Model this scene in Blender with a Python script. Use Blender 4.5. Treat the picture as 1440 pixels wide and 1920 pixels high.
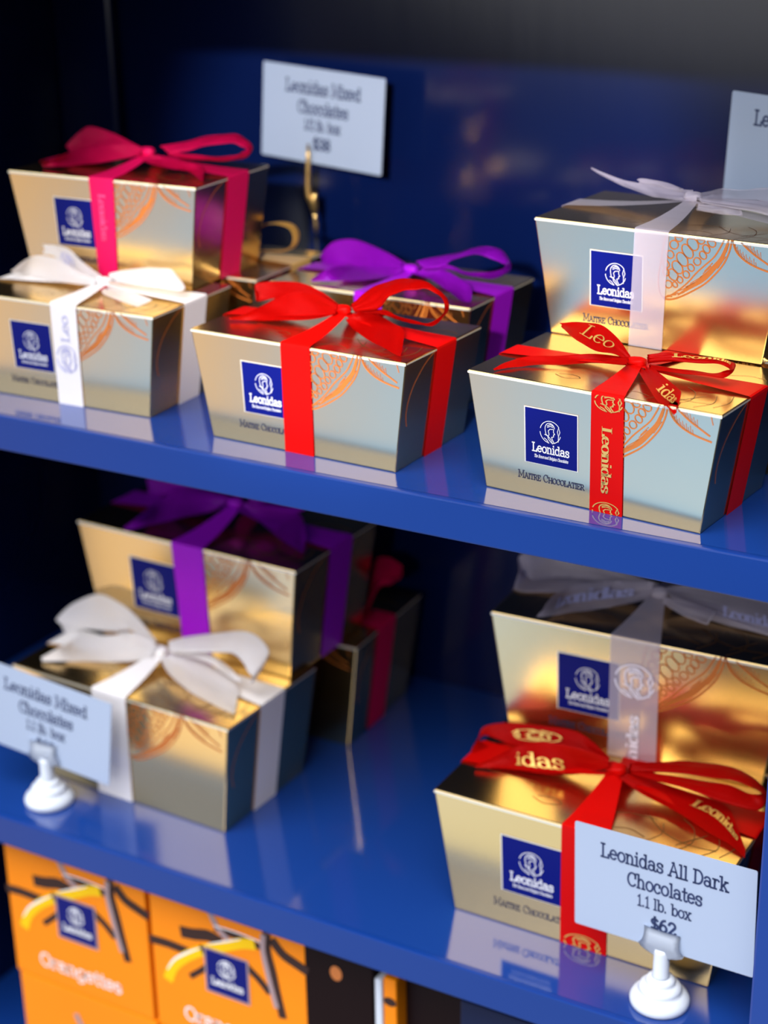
import bpy, bmesh, math, random
from mathutils import Vector, Matrix
S = bpy.context.scene
for o in list(bpy.data.objects): bpy.data.objects.remove(o)
COL = S.collection

# ------------------------------------------------------------------ camera
def cam_axes(a, b, c):
    ca, sa, cb, sb, cc, sc = math.cos(a), math.sin(a), math.cos(b), math.sin(b), math.cos(c), math.sin(c)
    f = Vector((sa*cb, ca*cb, sb)); r = Vector((ca, -sa, 0)); u = r.cross(f)
    return cc*r + sc*u, -sc*r + cc*u, f
cd = bpy.data.cameras.new('camera'); cam = bpy.data.objects.new('camera', cd); COL.objects.link(cam)
r_, u_, f_ = cam_axes(-0.52389524, -0.37999946, -0.01781581)
cam.matrix_world = Matrix(((r_.x, u_.x, -f_.x, 0.26846569), (r_.y, u_.y, -f_.y, -0.67280136), (r_.z, u_.z, -f_.z, 0.29786678), (0, 0, 0, 1)))
cd.sensor_fit = 'VERTICAL'; cd.sensor_height = 36.0; cd.lens = 36.0*3.22493598*1000/1920
cd.clip_start = 0.01; cd.clip_end = 50
cd.dof.use_dof = True; cd.dof.focus_distance = 0.79; cd.dof.aperture_fstop = 5.6
S.camera = cam

# ------------------------------------------------------------------ world, lights, exposure
S.view_settings.view_transform = 'Standard'; S.view_settings.look = 'None'
S.view_settings.gamma = 1.0; S.view_settings.use_curve_mapping = False
S.view_settings.exposure = 0.0
W = bpy.data.worlds.new('shop_daylight'); S.world = W; W.use_nodes = True
nt = W.node_tree; nt.nodes.clear()
tc = nt.nodes.new('ShaderNodeTexCoord'); ow = nt.nodes.new('ShaderNodeOutputWorld')
last = nt.nodes.new('ShaderNodeBackground'); last.inputs[0].default_value = (0.045, 0.052, 0.07, 1)      # dim far end of the shop
def lobe(d, edge, core, col, k):
    """soft bright patch of the surroundings around direction d (angles in degrees)"""
    global last
    v = nt.nodes.new('ShaderNodeVectorMath'); v.operation = 'DOT_PRODUCT'; v.inputs[1].default_value = Vector(d).normalized()
    m = nt.nodes.new('ShaderNodeMapRange'); m.interpolation_type = 'SMOOTHSTEP'
    m.inputs[1].default_value = math.cos(math.radians(edge)); m.inputs[2].default_value = math.cos(math.radians(core)); m.inputs[3].default_value = 0; m.inputs[4].default_value = k
    b = nt.nodes.new('ShaderNodeBackground'); b.inputs[0].default_value = (*col, 1); s = nt.nodes.new('ShaderNodeAddShader')
    nt.links.new(tc.outputs['Generated'], v.inputs[0]); nt.links.new(v.outputs['Value'], m.inputs[0]); nt.links.new(m.outputs[0], b.inputs[1])
    nt.links.new(last.outputs[0], s.inputs[0]); nt.links.new(b.outputs[0], s.inputs[1]); last = s
def dirn(heading, el):       # heading: degrees left of straight out of the cabinet; el: degrees above the horizon
    a, e = math.radians(heading), math.radians(el); return (-math.sin(a)*math.cos(e), -math.cos(a)*math.cos(e), math.sin(e))
lobe(dirn(-4, 62), 33, 12, (1.0, 0.98, 0.97), 9.2)               # ceiling lights in front of the cabinet
lobe(dirn(29, -23), 13, 6, (0.24, 0.68, 2.15), 1.2)             # floor lit by blue daylight
lobe(dirn(28, -46), 22, 8, (0.80, 0.86, 0.86), 1.1)              # pale floor nearer the cabinet
lobe(dirn(46, -10), 14, 4, (1.0, 0.68, 0.30), 0.9)               # warm patch added to turn the stacked upper box front gold
lobe(dirn(59, -29), 21, 10, (1.0, 0.72, 0.36), 1.2)              # second added warm patch, gilds the stacked lower box front
lobe(dirn(10, -66), 26, 10, (0.70, 0.78, 0.90), 0.9)             # floor close by
lobe(dirn(41, 33), 24, 12, (0.82, 0.92, 1.10), 2.0)              # added bright patch high up, brightens the box fronts via the shelf
lobe(dirn(17, 14), 23, 19, (1.0, 1.0, 1.0), 1.9)                 # shop window across the room
nt.links.new(last.outputs[0], ow.inputs[0])

def spot(name, loc, aim, energy, col, angle, blend, rad):
    l = bpy.data.lights.new(name, 'SPOT'); l.energy = energy; l.color = col; l.spot_size = math.radians(angle); l.spot_blend = blend; l.shadow_soft_size = rad
    o = bpy.data.objects.new(name, l); COL.objects.link(o); o.location = loc
    o.rotation_euler = (Vector(aim) - Vector(loc)).to_track_quat('-Z', 'Y').to_euler(); return o
spot('key_and_fill_spot', (0.44, -1.74, 0.70), (-0.25, 0.285, 0.085), 235.0, (1.0, 0.96, 0.95), 9.4, 0.2, 0.03)
spot('key_and_fill_spot', (0.62, -1.70, 0.70), (0.02, 0.285, 0.08), 85.0, (0.9, 0.95, 1.0), 9.4, 0.3, 0.04)  # extra spot added to light the right of the back panel and its card

spot('key_and_fill_spot', (0.48, -1.74, 0.60), (-0.13, 0.2, -0.2), 20.0, (1.0, 0.97, 0.97), 18, 0.3, 0.04)  # weak fill spot added to brighten the bows on the lower shelf

# ------------------------------------------------------------------ materials
def mat(name, col, rough=0.5, metal=0.0, ior=1.45, coat=0.0, alpha=1.0, bump=None, spec=0.5, sheen=0.0, trans=0.0, var=None, coat_rough=0.05):
    m = bpy.data.materials.new(name); m.use_nodes = True; t = m.node_tree; b = t.nodes['Principled BSDF']
    b.inputs['Base Color'].default_value = (*col, 1); b.inputs['Roughness'].default_value = rough; b.inputs['Metallic'].default_value = metal
    b.inputs['IOR'].default_value = ior; b.inputs['Coat Weight'].default_value = coat; b.inputs['Coat Roughness'].default_value = coat_rough
    b.inputs['Specular IOR Level'].default_value = spec; b.inputs['Sheen Weight'].default_value = sheen
    tcn = t.nodes.new('ShaderNodeTexCoord')
    if bump:
        sc, st, stretch = bump
        mp = t.nodes.new('ShaderNodeMapping'); mp.inputs['Scale'].default_value = stretch
        n = t.nodes.new('ShaderNodeTexNoise'); n.inputs['Scale'].default_value = sc; n.inputs['Detail'].default_value = 3
        bm = t.nodes.new('ShaderNodeBump'); bm.inputs['Strength'].default_value = st; bm.inputs['Distance'].default_value = 0.001
        t.links.new(tcn.outputs['Object'], mp.inputs[0]); t.links.new(mp.outputs[0], n.inputs['Vector'])
        t.links.new(n.outputs['Fac'], bm.inputs['Height']); t.links.new(bm.outputs[0], b.inputs['Normal'])
    if var:
        sc, c2 = var
        n = t.nodes.new('ShaderNodeTexNoise'); n.inputs['Scale'].default_value = sc; n.inputs['Detail'].default_value = 4
        mx = t.nodes.new('ShaderNodeMix'); mx.data_type = 'RGBA'; mx.inputs[6].default_value = (*col, 1); mx.inputs[7].default_value = (*c2, 1)
        t.links.new(tcn.outputs['Object'], n.inputs['Vector']); t.links.new(n.outputs['Fac'], mx.inputs[0]); t.links.new(mx.outputs[2], b.inputs['Base Color'])
    if trans > 0:
        tr = t.nodes.new('ShaderNodeBsdfTransparent'); ms = t.nodes.new('ShaderNodeMixShader'); ms.inputs[0].default_value = 1 - trans
        t.links.new(tr.outputs[0], ms.inputs[1]); t.links.new(b.outputs[0], ms.inputs[2]); t.links.new(ms.outputs[0], t.nodes['Material Output'].inputs[0])
    return m
M = {}
M['paint'] = mat('shaded_cabinet_paint', (0.0018, 0.007, 0.05), 0.13, ior=1.5, bump=(60, 0.06, (1, 1, 0.12)), var=(9, (0.002, 0.008, 0.057)))  # darker copy of the cabinet blue, shade inside the cabinet put into the colour
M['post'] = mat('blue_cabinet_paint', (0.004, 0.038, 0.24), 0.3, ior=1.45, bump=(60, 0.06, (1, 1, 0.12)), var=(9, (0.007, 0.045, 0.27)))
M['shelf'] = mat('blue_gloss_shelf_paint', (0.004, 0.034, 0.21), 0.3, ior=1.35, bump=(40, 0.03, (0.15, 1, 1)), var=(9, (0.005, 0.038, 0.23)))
M['gold'] = mat('gold_foil_card', (0.86, 0.62, 0.275), 0.22, 1.0, bump=(35, 0.05, (1, 1, 1)))
M['paper_edge'] = mat('pale_card_edge', (0.86, 0.82, 0.66), 0.35, 0.4)
M['copper'] = mat('copper_print', (0.56, 0.165, 0.025), 0.4, 0.2)
M['brownline'] = mat('brown_top_print', (0.22, 0.10, 0.03), 0.4, 0.5)
M['navy'] = mat('navy_emblem_ink', (0.002, 0.006, 0.15), 0.4, spec=0.12)
M['white_ink'] = mat('white_emblem_ink', (0.85, 0.86, 0.9), 0.5)
M['dark_ink'] = mat('dark_lettering_ink', (0.03, 0.035, 0.08), 0.5)
M['gold_ink'] = mat('gold_ribbon_print', (0.78, 0.48, 0.12), 0.35, 0.6)
M['lilac_ink'] = mat('lilac_ribbon_print', (0.45, 0.45, 0.72), 0.5)
M['pink_ink'] = mat('light_pink_ribbon_print', (0.8, 0.06, 0.22), 0.5)
M['pale_ink'] = mat('white_ribbon_print', (0.86, 0.84, 0.95), 0.5)
RB = dict(bump=(300, 0.08, (1, 1, 1)))
M['red'] = mat('red_satin_ribbon', (0.55, 0.0015, 0.0006), 0.48, spec=0.12, **RB)
M['pink'] = mat('pink_satin_ribbon', (0.70, 0.004, 0.095), 0.45, spec=0.2, **RB)
M['purple'] = mat('purple_satin_ribbon', (0.34, 0.006, 0.58), 0.4, spec=0.2, **RB)
M['white'] = mat('white_satin_ribbon', (0.90, 0.87, 0.88), 0.45, sheen=0.1, trans=0.05, **RB)
M['sheer'] = mat('sheer_white_ribbon', (0.68, 0.61, 0.73), 0.45, sheen=0.1, trans=0.52, **RB)
M['gold_ribbon'] = mat('gold_satin_ribbon', (0.62, 0.36, 0.08), 0.4, sheen=0.1, **RB)
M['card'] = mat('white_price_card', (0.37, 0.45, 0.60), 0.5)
M['card_ink'] = mat('navy_card_ink', (0.02, 0.035, 0.11), 0.6)
M['plastic'] = mat('white_plastic', (0.64, 0.70, 0.80), 0.3)
M['brass'] = mat('brass_clip', (0.75, 0.50, 0.18), 0.3, 0.9)
M['black'] = mat('shaded_stand_black', (0.01, 0.01, 0.012), 0.5)  # black puts the shade behind the boxes into the clip's stem and foot
M['orange'] = mat('orange_printed_card', (0.90, 0.235, 0.003), 0.45, spec=0.15, var=(14, (0.92, 0.27, 0.005)))
M['choc'] = mat('dark_chocolate_print', (0.045, 0.022, 0.018), 0.5, spec=0.15)
M['choc_light'] = mat('frosted_chocolate_print', (0.36, 0.25, 0.26), 0.5)
M['peel'] = mat('yellow_peel_print', (0.90, 0.55, 0.004), 0.5, spec=0.15)
M['peel_light'] = mat('pale_peel_print', (0.90, 0.80, 0.42), 0.4)
M['brown_card'] = mat('dark_brown_card', (0.009, 0.003, 0.003), 0.5, spec=0.1)
M['bluecard'] = mat('blue_carton', (0.006, 0.012, 0.05), 0.5, spec=0.2)

M['liner'] = mat('lit_blue_gloss_liner', (0.008, 0.043, 0.235), 0.09, ior=2.0, bump=(25, 0.03, (0.15, 1, 1)))  # brighter than the shelf lips: light on the shelf top put into the colour

# ------------------------------------------------------------------ object helpers
def link(name, me, mats, parent=None, smooth=False):
    o = bpy.data.objects.new(name, me); COL.objects.link(o)
    for m in (mats if isinstance(mats, (list, tuple)) else [mats]): me.materials.append(M[m])
    if smooth:
        for p in me.polygons: p.use_smooth = True
    if parent: o.parent = parent
    return o
def from_bm(name, bm, mats, parent=None, smooth=False):
    me = bpy.data.meshes.new(name); bmesh.ops.recalc_face_normals(bm, faces=bm.faces[:]) if not bm.faces.layers.int.get('keep') else None
    bm.to_mesh(me); bm.free(); return link(name, me, mats, parent, smooth)
def thing(name, label, cat, loc=(0, 0, 0), rz=0, group=None):
    o = bpy.data.objects.new(name, None); COL.objects.link(o); o.location = loc; o.rotation_euler = (0, 0, rz); o.empty_display_size = 0.02
    o['label'] = label; o['category'] = cat
    if group: o['group'] = group
    return o
def add_box(bm, x0, x1, y0, y1, z0, z1, bev=0.0, mi=0):
    vs = [bm.verts.new(p) for p in ((x0, y0, z0), (x1, y0, z0), (x1, y1, z0), (x0, y1, z0), (x0, y0, z1), (x1, y0, z1), (x1, y1, z1), (x0, y1, z1))]
    fs = [bm.faces.new([vs[i] for i in q]) for q in ((3, 2, 1, 0), (4, 5, 6, 7), (0, 1, 5, 4), (1, 2, 6, 5), (2, 3, 7, 6), (3, 0, 4, 7))]
    for f in fs: f.material_index = mi
    if bev > 0:
        es = list({e for f in fs for e in f.edges})
        bmesh.ops.bevel(bm, geom=es, offset=bev, segments=2, affect='EDGES', profile=0.6)
def add_lathe(bm, prof, n=40, cx=0, cy=0, mi=0):
    rings = []
    for r, z in prof:
        rings.append([bm.verts.new((cx + r*math.cos(2*math.pi*i/n), cy + r*math.sin(2*math.pi*i/n), z)) for i in range(n)])
    for a, b in zip(rings, rings[1:]):
        for i in range(n):
            f = bm.faces.new((a[i], a[(i+1) % n], b[(i+1) % n], b[i])); f.material_index = mi
    f = bm.faces.new(list(reversed(rings[0]))); f.material_index = mi
    f = bm.faces.new(rings[-1]); f.material_index = mi
def add_tube(bm, pts, rad, n=10, mi=0):
    pts = [Vector(p) for p in pts]; rings = []
    for i, p in enumerate(pts):
        d = (pts[min(i+1, len(pts)-1)] - pts[max(i-1, 0)]).normalized()
        s = d.cross(Vector((0, 1, 0.01))).normalized(); t = d.cross(s)
        r = rad[i] if isinstance(rad, (list, tuple)) else rad
        rings.append([bm.verts.new(p + r*(math.cos(2*math.pi*k/n)*s + math.sin(2*math.pi*k/n)*t)) for k in range(n)])
    for a, b in zip(rings, rings[1:]):
        for k in range(n): bm.faces.new((a[k], a[(k+1) % n], b[(k+1) % n], b[k])).material_index = mi
    bm.faces.new(rings[0]).material_index = mi; bm.faces.new(list(reversed(rings[-1]))).material_index = mi

# ------------------------------------------------------------------ lettering: slab-serif glyphs drawn as strokes
def arc(cx, cy, rx, ry, a0, a1, n=14):
    return [(cx + rx*math.cos(math.radians(a0 + (a1-a0)*i/n)), cy + ry*math.sin(math.radians(a0 + (a1-a0)*i/n))) for i in range(n+1)]
def sf(x, y, h=0.11): return [(x-h, y), (x+h, y)]
G = {
 ' ': (0.42, []),
 'L': (0.74, [[(.16, 0), (.16, 1)], sf(.16, 1, .15), [(.01, 0), (.64, 0), (.64, .26)]]),
 'A': (0.86, [[(.1, 0), (.42, 1), (.76, 0)], [(.22, .36), (.64, .36)], sf(.1, 0), sf(.76, 0), [(.3, 1), (.44, 1)]]),
 'D': (0.86, [[(.16, 0), (.16, 1)], [(.02, 1), (.36, 1)] + arc(.36, .5, .38, .5, 90, -90) + [(.02, 0)]]),
 'C': (0.80, [arc(.40, .5, .36, .5, 42, 318, 20), [(.67, .62), (.67, .98)]]),
 'M': (1.05, [[(.16, 0), (.16, 1), (.52, .2), (.88, 1), (.88, 0)], sf(.14, 1), sf(.9, 1), sf(.16, 0, .13), sf(.88, 0, .13)]),
 'I': (0.40, [[(.2, 0), (.2, 1)], sf(.2, 1, .14), sf(.2, 0, .14)]),
 'T': (0.78, [[(.39, 0), (.39, 1)], [(.06, .78), (.06, 1), (.72, 1), (.72, .78)], sf(.39, 0, .14)]),
 'R': (0.84, [[(.16, 0), (.16, 1)], [(.02, 1), (.4, 1)] + arc(.4, .74, .24, .26, 90, -90) + [(.16, .48)], [(.42, .48), (.7, 0), (.82, 0)], sf(.16, 0, .13)]),
 'E': (0.74, [[(.16, 0), (.16, 1)], [(.02, 1), (.62, 1), (.62, .8)], [(.16, .52), (.48, .52)], [(.02, 0), (.64, 0), (.64, .22)]]),
 'H': (0.90, [[(.16, 0), (.16, 1)], [(.74, 0), (.74, 1)], [(.16, .5), (.74, .5)], sf(.16, 0), sf(.16, 1), sf(.74, 0), sf(.74, 1)]),
 'O': (0.88, [arc(.44, .5, .38, .5, 0, 360, 26)]),
 'B': (0.80, [[(.16, 0), (.16, 1)], [(.02, 1), (.4, 1)] + arc(.4, .76, .22, .24, 90, -90) + [(.16, .52)], [(.4, .52)] + arc(.42, .26, .26, .26, 90, -90) + [(.02, 0)]]),
 'e': (0.66, [[(.05, .37), (.57, .37)] + arc(.31, .35, .26, .34, 4, 318, 20)]),
 'o': (0.70, [arc(.34, .34, .28, .35, 0, 360, 22)]),
 'n': (0.76, [[(.15, 0), (.15, .68)], [(.02, .68), (.15, .68)], [(.15, .42)] + arc(.36, .42, .21, .26, 180, 0, 12) + [(.57, 0)], sf(.15, 0), sf(.57, 0)]),
 'h': (0.76, [[(.15, 0), (.15, 1)], [(.02, 1), (.15, 1)], [(.15, .42)] + arc(.36, .42, .21, .26, 180, 0, 12) + [(.57, 0)], sf(.15, 0), sf(.57, 0)]),
 'i': (0.38, [[(.18, 0), (.18, .68)], [(.05, .68), (.18, .68)], sf(.18, 0, .13), [(.17, .9), (.17, 1.0)]]),
 'l': (0.38, [[(.18, 0), (.18, 1)], [(.05, 1), (.18, 1)], sf(.18, 0, .13)]),
 'd': (0.76, [arc(.31, .34, .25, .35, 0, 360, 20), [(.56, 0), (.56, 1)], [(.43, 1), (.56, 1)], [(.56, 0), (.69, 0)]]),
 'b': (0.74, [arc(.41, .34, .25, .35, 0, 360, 20), [(.15, 0), (.15, 1)], [(.02, 1), (.15, 1)]]),
 'g': (0.72, [arc(.31, .36, .25, .33, 0, 360, 20), [(.56, .68), (.56, -.1)] + arc(.31, -.1, .25, .2, 0, -160, 10)]),
 'a': (0.70, [arc(.28, .48, .22, .21, 160, 0, 10) + [(.50, .08), (.56, 0), (.66, 0)], arc(.27, .2, .22, .2, 0, 360, 18)]),
 's': (0.58, [[(.48, .48), (.48, .62)], [(.48, .56)] + arc(.28, .53, .2, .16, 30, 250, 12) + arc(.28, .17, .22, .18, 70, -150, 12), [(.07, .06), (.07, .2)]]),
 'k': (0.78, [[(.15, 0), (.15, 1)], [(.02, 1), (.15, 1)], [(.15, .26), (.52, .68)], [(.3, .42), (.6, 0)], sf(.15, 0), sf(.6, 0), sf(.52, .68)]),
 'r': (0.58, [[(.17, 0), (.17, .68)], [(.03, .68), (.17, .68)], [(.17, .42)] + arc(.36, .44, .19, .24, 170, 40, 8), sf(.17, 0, .14)]),
 'c': (0.62, [arc(.32, .34, .26, .35, 45, 318, 18), [(.5, .44), (.5, .64)]]),
 't': (0.46, [[(.2, .95), (.2, .16)] + arc(.33, .16, .13, .16, 180, 320, 8), [(.04, .68), (.4, .68)]]),
 'x': (0.70, [[(.1, 0), (.56, .68)], [(.56, 0), (.1, .68)], sf(.1, 0, .1), sf(.56, 0, .1), sf(.1, .68, .1), sf(.56, .68, .1)]),
 'w': (0.95, [[(.08, .68), (.28, 0), (.47, .6), (.66, 0), (.86, .68)], sf(.08, .68, .09), sf(.86, .68, .09)]),
 'm': (1.05, [[(.15, 0), (.15, .68)], [(.15, .44)] + arc(.32, .44, .17, .24, 180, 0, 10) + [(.49, 0)], [(.49, .44)] + arc(.68, .44, .17, .24, 180, 0, 10) + [(.85, 0)]]),
 '1': (0.50, [[(.08, .84), (.25, 1), (.25, 0)], sf(.25, 0, .17)]),
 '.': (0.34, [[(.14, 0), (.14, .09)]]),
 '/': (0.5, [[(.02, -.05), (.45, 1.05)]]),
 '2': (0.70, [arc(.33, .72, .25, .28, 170, -20, 12) + [(.07, 0), (.6, 0), (.6, .14)]]),
 '6': (0.72, [arc(.34, .3, .26, .3, 0, 360, 18), arc(.46, .3, .38, .7, 178, 88, 10)]),
 '3': (0.68, [arc(.3, .75, .22, .25, 160, -90, 12), arc(.3, .26, .26, .26, 90, -160, 12)]),
 '8': (0.68, [arc(.32, .75, .21, .25, 0, 360, 16), arc(.32, .26, .26, .26, 0, 360, 18)]),
 '$': (0.68, [arc(.32, .7, .24, .22, 30, 250, 12) + arc(.32, .27, .26, .24, 70, -150, 12), [(.32, -.12), (.32, 1.1)]]),
}
def text_lines(txt, size, width=None, slant=0.0, small=None):
    """polylines of a centred line of lettering; cap height = size, squeezed to the given width"""
    x = 0; out = []
    for k, ch in enumerate(txt):
        c = ch; s = 1.0
        if small and ch.islower(): c = ch.upper(); s = small
        adv, pls = G[c]
        for pl in pls: out.append([((x + px*s) + slant*py*s, py*s) for px, py in pl])
        x += adv*s
    k = size if width is None else width/x
    return [[((px - x/2)*k, py*size) for px, py in pl] for pl in out]
def add_strokes(bm, lines, w, fn, mi=0, taper=False):
    """flat strokes of width w along 2D polylines, placed by fn(x, y) -> 3D"""
    for pl in lines:
        P = [Vector(p) for p in pl]
        Q = [P[0]]
        for p in P[1:]:
            if (p - Q[-1]).length > 1e-7: Q.append(p)
        if len(Q) < 2: continue
        closed = (Q[0] - Q[-1]).length < w*0.3 and len(Q) > 4
        n = len(Q); L = []; R = []
        if not closed:
            d0 = (Q[0]-Q[1]).normalized(); d1 = (Q[-1]-Q[-2]).normalized()
            Q[0] = Q[0] + d0*w*0.4; Q[-1] = Q[-1] + d1*w*0.4
        for i in range(n):
            a = Q[i-1] if i else (Q[-2] if closed else None); b = Q[i+1] if i < n-1 else (Q[1] if closed else None)
            da = (Q[i]-a).normalized() if a is not None else None; db = (b-Q[i]).normalized() if b is not None else None
            if da is None: da = db
            if db is None: db = da
            t = (da+db)
            if t.length < 1e-6: t = da
            t = t.normalized(); nn = Vector((-t.y, t.x)); c = max(0.45, nn.dot(Vector((-da.y, da.x))))
            ww = (w[i] if isinstance(w, list) else w)
            if taper: ww = ww*(0.25 + 0.75*math.sin(math.pi*min(1, (i+0.6)/n)))
            L.append(Q[i] + nn*ww/2/c); R.append(Q[i] - nn*ww/2/c)
        vl = [bm.verts.new(fn(p.x, p.y)) for p in L]; vr = [bm.verts.new(fn(p.x, p.y)) for p in R]
        for i in range(n-1):
            bm.faces.new((vr[i], vr[i+1], vl[i+1], vl[i])).material_index = mi
def add_poly(bm, pts, fn, mi=0):
    bm.faces.new([bm.verts.new(fn(*p)) for p in pts]).material_index = mi
def catmull(P, n=6):
    out = []
    for i in range(len(P)-1):
        p0 = P[max(i-1, 0)]; p1 = P[i]; p2 = P[i+1]; p3 = P[min(i+2, len(P)-1)]
        for k in range(n):
            t = k/n
            out.append(0.5*((2*p1) + (p2-p0)*t + (2*p0-5*p1+4*p2-p3)*t*t + (3*p1-p0-3*p2+p3)*t**3))
    out.append(P[-1]); return out
def cm2(pts, n=5): return [(p.x, p.y) for p in catmull([Vector(p) for p in pts], n)]
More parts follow.
